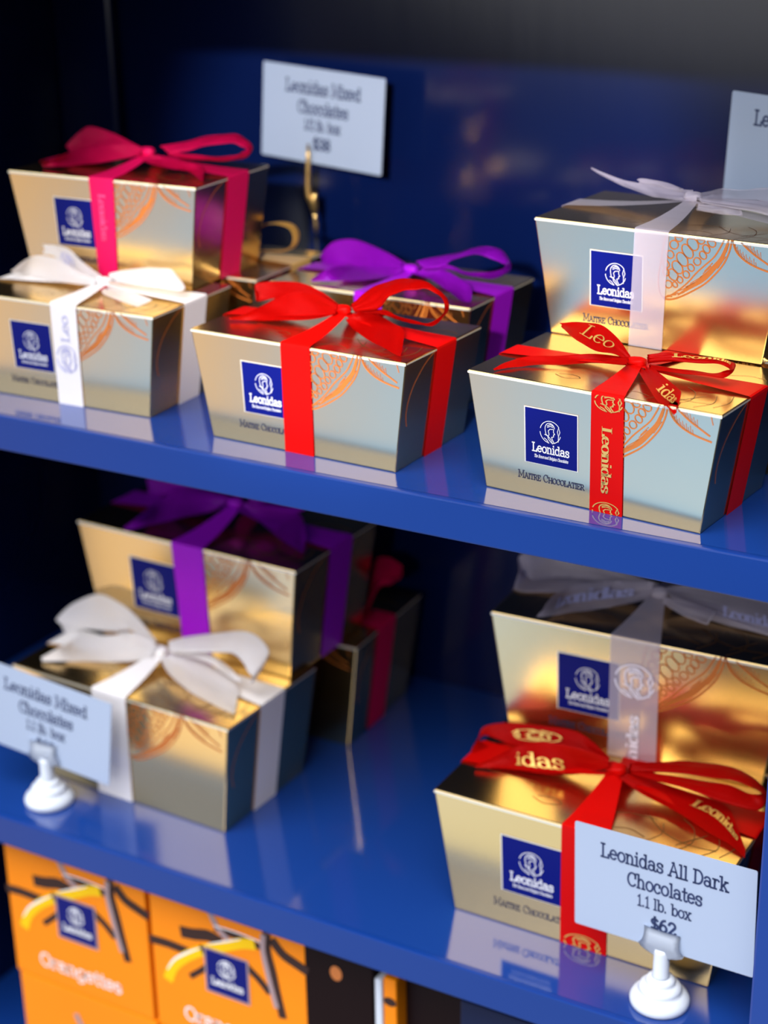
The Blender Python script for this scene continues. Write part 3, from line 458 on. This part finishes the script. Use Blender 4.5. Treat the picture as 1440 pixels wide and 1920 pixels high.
def bands(d, uf, ys, knot, m, parent, prints=()):
    """flat ribbon tied crosswise: up the front, over the lid to the knot, down both ends and the back"""
    k = d['k']; front, side = frames(d); bm = bmesh.new(); h = d['h']; t = 0.0006
    K = Vector(knot)*1e-4 + Vector((0, 0, h)); uw = (uf[1]-uf[0])*d['Wt']
    def run(pairs, n=1):
        A = [Vector(a) for a, b in pairs]; B = [Vector(b) for a, b in pairs]; rows = []
        for a, b in zip(A, B): rows.append([bm.verts.new(a.lerp(b, j/3)) for j in range(4)])
        for r0, r1 in zip(rows, rows[1:]):
            for j in range(3): bm.faces.new((r0[j], r0[j+1], r1[j+1], r1[j]))
    # front band with rounded bend over the rim
    ub0, ub1 = uf[2], uf[3]
    fr = [(front(ub0 + (uf[0]-ub0)*q, 1-q, t), front(ub1 + (uf[1]-ub1)*q, 1-q, t)) for q in (0.004, .2, .4, .6, .8, .95, .985)]
    e0 = Vector((uf[0]*d['Wt'], -d['Dt']/2, h+t)); e1 = Vector((uf[1]*d['Wt'], -d['Dt']/2, h+t))
    fr += [(e0 + Vector((0, -0.0004, -0.0003)), e1 + Vector((0, -0.0004, -0.0003))), (e0 + Vector((0, 0.0006, 0.0001)), e1 + Vector((0, 0.0006, 0.0001)))]
    kw = 0.0035*k
    def totop(p0, p1, k0, k1, ex=1.7):
        out = []
        for q in (.15, .3, .5, .7, .85, 1.0):
            z = (0.0004 + (max(K.z-h-0.001, 0.002)*0.8)*q**ex); s = q**0.8 if False else q
            a = p0.lerp(k0, s); b = p1.lerp(k1, s); a.z = b.z = h + t + z; out.append((a, b))
        return out
    fr += totop(e0, e1, K + Vector((-kw, -kw*0.4, 0)), K + Vector((kw, -kw*0.4, 0)))
    run(fr)
    for s, (y0, y1) in ((1, ys), (-1, (-uw/2, uw/2))):
        yb0, yb1 = y0*0.92, y1*0.92
        pr = [(side(yb0 + (y0-yb0)*q, 1-q, t, s), side(yb1 + (y1-yb1)*q, 1-q, t, s)) for q in (0.004, .25, .5, .75, .95, .985)]
        a = Vector((s*d['Wt']/2, y0, h+t)); b = Vector((s*d['Wt']/2, y1, h+t)); o = Vector((s*0.0004, 0, -0.0003)); i = Vector((-s*0.0006, 0, 0.0001))
        pr += [(a+o, b+o), (a+i, b+i)] + totop(a, b, K + Vector((s*kw*0.4, -kw, 0)), K + Vector((s*kw*0.4, kw, 0)))
        run(pr)
    bk = [Vector((x, d['Dt']/2 - v*(d['Dt']-d['Db'])/2 + t, h*(1-v))) for v in (.99, .5, .02) for x in (uf[0]*d['Wt'], uf[1]*d['Wt'])]
    c0 = Vector((uf[0]*d['Wt'], d['Dt']/2, h+t)); c1 = Vector((uf[1]*d['Wt'], d['Dt']/2, h+t))
    run([(bk[0], bk[1]), (bk[2], bk[3]), (bk[4], bk[5]), (c0, c1)] + totop(c0, c1, K + Vector((-kw, kw*0.4, 0)), K + Vector((kw, kw*0.4, 0)), 4.5))
    bmesh.ops.recalc_face_normals(bm, faces=bm.faces[:])
    mats = [m]; Lf = math.hypot(h, (d['Dt']-d['Db'])/2)
    for txt, v0, v1, x0, x1, w, ink in prints:
        if ink not in mats: mats.append(ink)
        mi = mats.index(ink)
        um = lambda v: (uf[0] + (ub0-uf[0])*v, uf[1] + (ub1-uf[1])*v)
        if txt == '@':
            def fn(x, y):
                v = v0 + (v1-v0)*(0.5-y); a, b = um(v); v = min(max(v, 0.01), 0.995); return front(a + (b-a)*(x0 + (x1-x0)*(x+.5)), v, t+0.0003)
            add_strokes(bm, medallion(0, 0, .5), w, fn, mi)
        else:       # lettering running along the ribbon
            def fn(x, y):
                v = v0 + (v1-v0)*(x+.5); a, b = um(v); return front(a + (b-a)*(x0 + (x1-x0)*y), v, t+0.0003)
            add_strokes(bm, text_lines(txt, 1.0, 1.0), w, fn, mi)
    me = bpy.data.meshes.new('ribbon'); bm.to_mesh(me); bm.free()
    return link('ribbon', me, mats, parent, False)
def knot_mesh(d, K, m, parent):
    k = d['k']; bm = bmesh.new(); bmesh.ops.create_uvsphere(bm, u_segments=20, v_segments=12, radius=1.0)
    for v in bm.verts:
        a = math.atan2(v.co.z, v.co.y); v.co *= 1 + 0.09*math.sin(5*a + v.co.x*3)
        pinch = 0.8 + 0.28*v.co.x*v.co.x
        v.co = Vector((v.co.x*0.0046*k, v.co.y*0.004*k*pinch, v.co.z*0.0031*k*pinch))
    z = max(K[2]*1e-4, 0.0042*k)
    for v in bm.verts: v.co += Vector((K[0]*1e-4, K[1]*1e-4, d['h'] + z))
    return from_bm('bow', bm, m, parent, True)
COLN = {'red': 'red satin ribbon', 'pink': 'bright pink satin ribbon', 'purple': 'purple satin ribbon', 'white': 'white satin ribbon', 'sheer': 'sheer white ribbon', 'gold_ribbon': 'gold satin ribbon'}
def chocolate_box(key, d, x, y, z, rot, label, ribbon, uf, ys, bow=None, band_prints=(), strip_prints={}):
    t = thing('chocolate_box', label, 'chocolate box', (x, y, z), rot, GROUP)
    carton(d, t); emblem(d, t)
    K, strips = bow if bow else ([0, 0, 0], [])
    r = bands(d, uf, ys, K, ribbon, t, band_prints); r['label'] = COLN[ribbon]
    if bow is None: return t
    b = knot_mesh(d, K, ribbon, t); b['label'] = COLN[ribbon].replace('ribbon', 'bow')
    for i, (kind, st) in enumerate(strips): strip_obj(kind, st, d['h'], ribbon, b, strip_prints.get(i, ()))
    return t
H1, H2 = UP['h'], LO['h']
W1, W2 = 0.0088, 0.0125
BOWS['M'] = ([60, 40, 20], [('loop', [[80, 40, 100, 80, -20, 90], [300, 40, 190, 300, -40, 120]] + BOWS['M'][1][0][1])])
chocolate_box('A', UP, -0.0180, 0.0536, 0, -0.0881, 'printed-red-ribbon gold chocolate box at the right front of the upper shelf', 'red', (0.010, 0.137, 0.004, 0.134), (-W1, 0.0105), BOWS['A'],
    [('@', -0.02, 0.135, 0.12, 0.97, 0.045, 'gold_ink'), ('Leonidas', 0.27, 0.82, 0.36, 0.66, 0.045, 'gold_ink'), ('@', 0.9, 1.06, 0.1, 0.95, 0.045, 'gold_ink')],
    {0: [('Leo', .40, .16, .75, .25, .05, 'gold_ink')], 2: [('Leonidas', .1, .45, .75, .35, .04, 'gold_ink')], 3: [('idas', .38, .75, .2, .7, .06, 'gold_ink')]})
chocolate_box('B', UP, -0.1801, 0.0572, 0, -0.0377, 'gold chocolate box with plain red ribbon in the middle of the upper shelf front', 'red', (-0.0620, 0.0740, -0.075, 0.062), (-W1, 0.0106), BOWS['B'])
chocolate_box('C', UP, -0.3427, 0.0672, 0, 0.0220, 'gold chocolate box with white ribbon at the left of the upper shelf', 'white', (-0.0262, 0.1094, -0.0418, 0.0882), (-0.009, 0.0127), BOWS['C'],
    [('@', 0.4, 0.66, 0.1, 0.9, 0.04, 'lilac_ink'), ('Leo', 0.36, 0.1, 0.65, 0.35, 0.06, 'lilac_ink')], {0: [('@', .18, .34, .25, .75, .05, 'lilac_ink')]})
chocolate_box('D', UP, -0.3479, 0.1190, H1, 0.0216, 'gold chocolate box with bright pink ribbon stacked on top at upper left', 'pink', (-0.0533, 0.0773, -0.0557, 0.0449), (-0.0067, 0.0150), BOWS['D'],
    [('Leonidas', 0.15, 0.6, 0.35, 0.65, 0.05, 'pink_ink')])
chocolate_box('E', UP, -0.3372, 0.1600, 0, 0.0, 'gold chocolate box with gold ribbon loop, mostly hidden beneath the pink-ribboned box', 'gold_ribbon', (-0.05, 0.085, -0.05, 0.085), (-0.001, 0.0204),
    ([60, 60, 18], [('loop', [[100, 60, 50, 100, 0, 60], [300, 120, 150, 300, 60, 170], [480, 130, 215, 480, 70, 215], [590, 125, 215, 590, 65, 205], [640, 115, 150, 630, 55, 140], [600, 105, 80, 590, 45, 85], [480, 95, 55, 480, 35, 60], [100, 60, 40, 100, 0, 45]]),
      ('loop', [[20, 60, 50, 20, 0, 60], [-200, 120, 140, -200, 40, 120], [-420, 130, 180, -420, 40, 140], [-500, 110, 120, -500, 30, 100], [-300, 90, 60, -300, 20, 60], [20, 60, 40, 20, 0, 45]])]))
chocolate_box('G', UP, -0.1983, 0.1601, 0, -0.0325, 'gold chocolate box with purple ribbon on the upper shelf behind a red bow', 'purple', (-0.062, 0.074, -0.07, 0.062), (-0.011, 0.0111), BOWS['G'])
chocolate_box('H', UP, -0.0182, 0.1264, H1, -0.0729, 'gold chocolate box with sheer white ribbon stacked at the upper right behind the red bow', 'sheer', (-0.079, 0.0573, -0.0975, 0.0397), (-0.0072, 0.0115), BOWS['H'])
chocolate_box('N', UP, -0.0105, 0.1385, 0, -0.0729, 'gold chocolate box almost hidden under the upper right sheer-ribboned box', 'red', (-0.06, 0.07, -0.07, 0.06), (-W1, 0.0105))
chocolate_box('I', LO, -0.0319, 0.0878, ZL, -0.0029, 'gold chocolate box with printed red ribbon on the lower shelf, behind the sharp price card', 'red', (-0.0494, 0.1080, -0.0561, 0.1029), (-0.0120, 0.0148), BOWS['I'],
    [('@', 0.88, 1.04, 0.1, 0.9, 0.045, 'gold_ink')], {1: [('idas', .62, .3, .8, .35, .06, 'gold_ink')], 0: [('@', .24, .4, .25, .75, .05, 'gold_ink')], 3: [('Leonidas', .45, .85, .45, .75, .05, 'gold_ink')]})
chocolate_box('J', LO, -0.0356, 0.1631, ZL+H2, 0.0400, 'gold chocolate box with sheer white ribbon stacked at right on the lower shelf', 'sheer', (-0.0772, 0.0890, -0.0816, 0.0852), (-0.012, 0.013), BOWS['J'],
    [('@', 0.2, 0.47, 0.12, 0.92, 0.045, 'pale_ink'), ('nidas', 0.985, 0.62, 0.62, 0.38, 0.075, 'pale_ink')], {1: [('Leonidas', .72, .14, .72, .3, .05, 'lilac_ink')], 2: [('Leonidas', .25, .5, .8, .5, .05, 'lilac_ink')]})
chocolate_box('K', LO, -0.3358, 0.0937, ZL, -0.0379, 'gold chocolate box with big white bow on the lower shelf, behind the left card', 'white', (-0.1123, 0.0460, -0.1447, 0.0178), (-0.0139, 0.0115), BOWS['K'])
chocolate_box('L', LO, -0.3279, 0.1582, ZL+H2, -0.0277, 'gold chocolate box with purple ribbon stacked on the lower shelf above the white bow', 'purple', (-0.0501, 0.0937, -0.0418, 0.0866), (-0.0090, 0.0170), BOWS['L'])
chocolate_box('M', LO, -0.3267, 0.2141, ZL, 0.0355, 'gold chocolate box with pink ribbon at the back of the lower shelf', 'pink', (-0.05, 0.09, -0.05, 0.09), (-0.0180, 0.0075), BOWS['M'])
chocolate_box('O', LO, -0.0335, 0.1850, ZL, 0.02, 'gold chocolate box hidden on the lower shelf beneath the sheer-ribboned box', 'red', (-0.05, 0.09, -0.05, 0.09), (-0.012, 0.013))

# ------------------------------------------------------------------ price cards and their stands
def price_card(pose, lines, label):
    x, y, z, ya, pi, ro, w, h = pose
    bm = bmesh.new(); add_box(bm, -w/2, w/2, -0.0003, 0.0003, -h/2, h/2, 0)
    ve = [e for e in bm.edges if abs(e.verts[0].co.y - e.verts[1].co.y) > 1e-5]
    bmesh.ops.bevel(bm, geom=ve, offset=0.0010, segments=3, affect='EDGES', profile=0.5)
    for txt, size, width, cx, cy, wt in lines:
        add_strokes(bm, [[(px+cx, py+cy) for px, py in pl] for pl in text_lines(txt, size, width)], wt, lambda a, b: Vector((a, -0.00045, b)), 1)
    me = bpy.data.meshes.new('price_card'); bm.to_mesh(me); bm.free()
    o = link('price_card', me, ['card', 'card_ink'])
    cr, sr, cp, sp = math.cos(ro), math.sin(ro), math.cos(pi), math.sin(pi)
    Rr = Matrix(((cr, 0, sr), (0, 1, 0), (-sr, 0, cr))); Rp = Matrix(((1, 0, 0), (0, cp, sp), (0, -sp, cp))); Ry = Matrix.Rotation(ya, 3, 'Z')
    o.matrix_world = Matrix.Translation((x, y, z)) @ (Ry @ Rp @ Rr).to_4x4()
    o['label'] = label; o['category'] = 'price card'; o['group'] = 'white price cards'
    return o
def lines_for(a, c, p, wa, h=0.0605):
    return [(a, 0.0076, wa, 0.0005, h/2-0.0160, 0.00108), ('Chocolates', 0.0076, 0.0401, 0.0010, h/2-0.0283, 0.00108), (c, 0.0062, 0.029, 0.0010, h/2-0.0384, 0.00088), (p, 0.0068, 0.0139, 0.0010, h/2-0.0500, 0.0014)]
def holder(x, y, zb, zc, rot, label, mat_='plastic', yo=0.0):
    """round stepped foot, short post and a flared snap clip gripping the card at height zc above the shelf"""
    t = thing('card_holder', label, 'card holder', (x, y, zb), rot, 'white plastic card holders')
    bm = bmesh.new()
    add_lathe(bm, [(0.0135, 0.0), (0.0152, 0.0012), (0.0154, 0.0035), (0.0145, 0.0055), (0.0122, 0.0075), (0.0108, 0.0082), (0.0110, 0.0095), (0.0105, 0.0112), (0.0085, 0.0125), (0.0075, 0.0128), (0.0076, 0.014), (0.0070, 0.0155), (0.0050, 0.0165)], 48)
    from_bm('base', bm, mat_, t, True)
    bm = bmesh.new(); add_lathe(bm, [(0.0048, 0.0160), (0.0042, 0.018), (0.0040, zc-0.001), (0.0036, zc+0.001)], 24); from_bm('post', bm, mat_, t, True)
    # clip: front and back jaws, wavy wings below, lip above
    prof = [(-.0035, .0085, -.0016), (-.002, .0112, -.0018), (.0, .0124, -.0022), (.0022, .0119, -.003), (.0045, .0102, -.0034), (.007, .0096, -.003), (.0092, .0096, -.0022), (.0106, .0098, -.0012), (.0118, .0099, -.0014), (.0130, .0099, -.0030)]
    for s, nm in ((1, 'front_jaw'), (-1, 'back_jaw')):
        bm = bmesh.new(); rows = []
        for dz, hw, yy in prof:
            rows.append([bm.verts.new((hw*q, s*(yy*(1-0.35*q*q)) - (0.0 if s > 0 else 0), zc + dz - 0.0012*(1 if dz < .001 else 0)*math.cos(q*math.pi))) for q in (-1, -.66, -.33, 0, .33, .66, 1)])
        for a, b in zip(rows, rows[1:]):
            for j in range(6): bm.faces.new((a[j], a[j+1], b[j+1], b[j]))
        bmesh.ops.solidify(bm, geom=bm.faces[:], thickness=0.0009)
        from_bm(nm, bm, mat_, t, True)
    return t
T1 = (0.0233, 0.0228, -0.2017, -0.0461, 0.0057, -0.0286, 0.097, 0.0605)
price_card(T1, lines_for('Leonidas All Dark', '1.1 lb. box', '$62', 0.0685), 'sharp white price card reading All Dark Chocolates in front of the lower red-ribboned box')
holder(0.0243, 0.0228, ZL, 0.0322, -0.05, 'white plastic card holder gripping the sharp price card at lower right')
T2 = (-0.3785, 0.0281, -0.2071, 0.0472, 0.0052, 0.1183, 0.0972, 0.0575)
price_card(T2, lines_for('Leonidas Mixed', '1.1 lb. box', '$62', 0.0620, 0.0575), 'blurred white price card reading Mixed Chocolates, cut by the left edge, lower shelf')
holder(-0.381, 0.0281, ZL, 0.0300, 0.03, 'white plastic card holder gripping the blurred price card at lower left')
T3 = (-0.3128, 0.2636, 0.1269, -0.1172, 0.0395, 0.0502, 0.097, 0.0592)
price_card(T3, lines_for('Leonidas Mixed', '1/2 lb. box', '$38', 0.0600, 0.0592), 'white price card held high by a gold clip in front of the back panel')
T4 = (0.0128, 0.2200, 0.1312, -0.19, -0.0093, 0.048, 0.097, 0.0605)
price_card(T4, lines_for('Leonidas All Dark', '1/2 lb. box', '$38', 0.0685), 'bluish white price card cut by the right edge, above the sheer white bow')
holder(0.0128, 0.2210, 0.0, 0.1005, -0.19, 'white card holder hidden behind the upper right box, tall post')
t = thing('clip_stand', 'gold clip on a thin stem holding the high price card by the back panel', 'card holder', (-0.3185, 0.2600, 0))
bm = bmesh.new(); add_lathe(bm, [(0.013, 0), (0.0135, 0.0015), (0.012, 0.0035), (0.004, 0.0045)], 32); from_bm('base', bm, 'black', t, True)
bm = bmesh.new(); add_tube(bm, [(0.001, 0.001, 0.004), (0.001, 0.001, 0.03), (0.001, 0.0, 0.058)], 0.0011); from_bm('stem', bm, 'black', t, True)
bm = bmesh.new(); add_tube(bm, [(0.001, 0, 0.0545), (0.0012, 0, 0.0585), (0.0006, 0, 0.063), (0.0005, 0, 0.0672)], [0.0012, 0.0016, 0.0012, 0.0017]); from_bm('grip', bm, 'brass', t, True)
bm = bmesh.new(); add_tube(bm, [(0.0006, 0, 0.066), (0.0002, -0.0005, 0.0715), (0.0005, -0.001, 0.0755), (0.0016, -0.001, 0.0785), (0.0018, -0.001, 0.0800)], [0.0016, 0.0028, 0.0026, 0.0015, 0.0008]); from_bm('spring', bm, 'brass', t, True)
bm = bmesh.new(); add_tube(bm, [(-0.0005, -0.0008, 0.0715), (-0.0028, -0.0012, 0.0770), (-0.0034, -0.0014, 0.0850), (-0.0030, -0.0010, 0.0930), (-0.0026, -0.0008, 0.1020), (-0.0026, -0.0008, 0.1105)], [0.0018, 0.0021, 0.0020, 0.0017, 0.0013, 0.0006]); from_bm('jaw', bm, 'brass', t, True)

# ------------------------------------------------------------------ cartons under the lower shelf
def flat(x, z): return x, z
def orange_box(x0, ztop, zbot, label, y=0.02, depth=0.11):
    t = thing('orange_peel_box', label, 'chocolate box', (x0 + 0.0557, y, zbot), 0, 'orange boxes below the lower shelf')
    w = 0.1115; hh = ztop - zbot; bm = bmesh.new(); add_box(bm, -w/2, w/2, 0, depth, 0.0002, hh, 0.0008)
    e = [0]
    ox, oz = -0.4165 + w/2, -0.398          # artwork measured from the first box
    def fn(lift): return lambda a, b: Vector((a/1000 - ox, -lift, b/1000 - oz))
    def smooth(p, n=5): return cm2(p, n)
    def S_(pts, w_, lift, mi, taper=False): add_strokes(bm, [smooth(pts)], w_, fn(lift), mi, taper)
    S_([(-416, -335), (-404, -334.3), (-390, -335)], 6.2, .0002, 1)
    S_([(-391, -321.5), (-384, -320.5), (-374, -318), (-367, -319)], 8.2, .0003, 1)
    S_([(-367, -311), (-352, -311.5), (-337, -313), (-333, -313)], 4.6, .0003, 1); S_([(-368, -309), (-352, -308.5), (-336, -309.4)], 0.9, .0004, 4)
    S_([(-371, -301), (-366.5, -309.5), (-360, -315.5)], 4.2, .00035, 2)
    S_([(-331, -304), (-331.3, -314), (-328.3, -327), (-325.6, -342), (-322.5, -357)], 5.8, .0003, 1)
    S_([(-333.6, -305), (-334.2, -315), (-332, -328), (-329, -342), (-326.5, -352)], 3.6, .00036, 2)
    S_([(-326, -307), (-320, -313), (-311, -316.5), (-305.5, -318.5)], 6.6, .0003, 1)
    S_([(-346, -331), (-338, -337), (-332, -343)], 5.2, .00025, 1)
    S_([(-388, -352), (-380, -345), (-373, -338)], 4.0, .00025, 1)
    S_([(-405.3, -359), (-401, -349.5), (-391, -339), (-379, -330.5)], 7.2, .0004, 3); S_([(-406, -353), (-400, -344), (-390, -335.8), (-380, -329)], 1.6, .00045, 4, True)
    S_([(-377, -329), (-363, -322), (-350, -315.5), (-342.5, -313.4)], 7.2, .0004, 3); S_([(-374, -324), (-362, -318.3), (-350, -312.5)], 1.2, .00045, 4, True)
    for pl in text_lines('Orangettes', 9.5, 66): add_strokes(bm, [[(a - 362.2, b - 386.2) for a, b in pl]], 1.3, fn(.0003), 4)
    me = bpy.data.meshes.new('carton'); bm.to_mesh(me); bm.free()
    link('carton', me, ['orange', 'choc', 'choc_light', 'peel', 'white_ink'], t)
    bm = bmesh.new(); c = (-361.2, -342.5)
    def q(a, lift, mi): add_poly(bm, [(c[0]-a, c[1]-a), (c[0]+a, c[1]-a), (c[0]+a, c[1]+a), (c[0]-a, c[1]+a)], fn(lift), mi)
    q(16.2, .00050, 2); q(14.9, .00056, 0)
    add_strokes(bm, medallion(c[0], c[1]+4, 6.2), 0.7, fn(.00064), 1)
    add_strokes(bm, [[(a + c[0], b + c[1] - 9) for a, b in pl] for pl in text_lines('Leonidas', 4.6, 23)], 1.0, fn(.00064), 1)
    me = bpy.data.meshes.new('emblem'); bm.to_mesh(me); bm.free(); o = link('emblem', me, ['navy', 'white_ink', 'choc_light'], t); o['label'] = 'blue square emblem with white lettering'
    return t
Z1, Z0 = -0.2892, -0.3982
orange_box(-0.4165, Z1, Z0, 'orange carton with yellow peel picture directly under the lower shelf, leftmost')
orange_box(-0.3015, Z1, Z0, 'orange carton with yellow peel picture under the lower shelf, second from the left')
orange_box(-0.4145, Z0-0.0006, ZB, 'orange carton at the bottom left, beneath the leftmost orange carton')
orange_box(-0.3005, Z0-0.0006, ZB, 'orange carton at the bottom, beneath the second orange carton')
def plain_box(name, x0, x1, y0, y1, z1, m, label, cat, marks=()):
    t = thing(name, label, cat, ((x0+x1)/2, y0, ZB)); w = (x1-x0)/2; bm = bmesh.new(); add_box(bm, -w, w, 0, y1-y0, 0.0002, z1-ZB, 0.0012)
    mats = [m]
    for cx, cz, rx, rz2, mm in marks:
        if mm not in mats: mats.append(mm)
        add_poly(bm, [(cx-(x0+x1)/2 + rx*math.cos(a*math.pi/8), cz-ZB + rz2*math.sin(a*math.pi/8)) for a in range(16)], lambda a, b: Vector((a, -0.0002, b)), mats.index(mm))
    me = bpy.data.meshes.new('carton'); bm.to_mesh(me); bm.free(); link('carton', me, mats, t); return t
plain_box('dark_brown_box', -0.1905, -0.1445, 0.02, 0.13, -0.2960, 'brown_card', 'dark brown carton under the lower shelf, right beside the orange cartons', 'chocolate box', [(-0.1690, -0.3137, 0.0040, 0.0050, 'copper')])
plain_box('pale_edged_box', -0.1436, -0.1388, 0.02, 0.13, -0.3080, 'plastic', 'narrow pale carton standing on edge between the dark brown cartons', 'carton')
plain_box('slim_orange_box', -0.1384, -0.1300, 0.021, 0.13, -0.3060, 'orange', 'slim orange and brown carton spine beside the narrow pale carton', 'chocolate box', [(-0.1342, -0.3215, 0.0042, 0.0030, 'choc')])
plain_box('dark_brown_box', -0.1290, -0.0915, 0.03, 0.13, -0.2980, 'brown_card', 'dark brown carton right of the slim orange carton spine', 'chocolate box')
plain_box('blue_carton', -0.0890, -0.0200, 0.02, 0.10, -0.3030, 'bluecard', 'blue carton at the bottom edge, right of the dark brown cartons', 'carton')
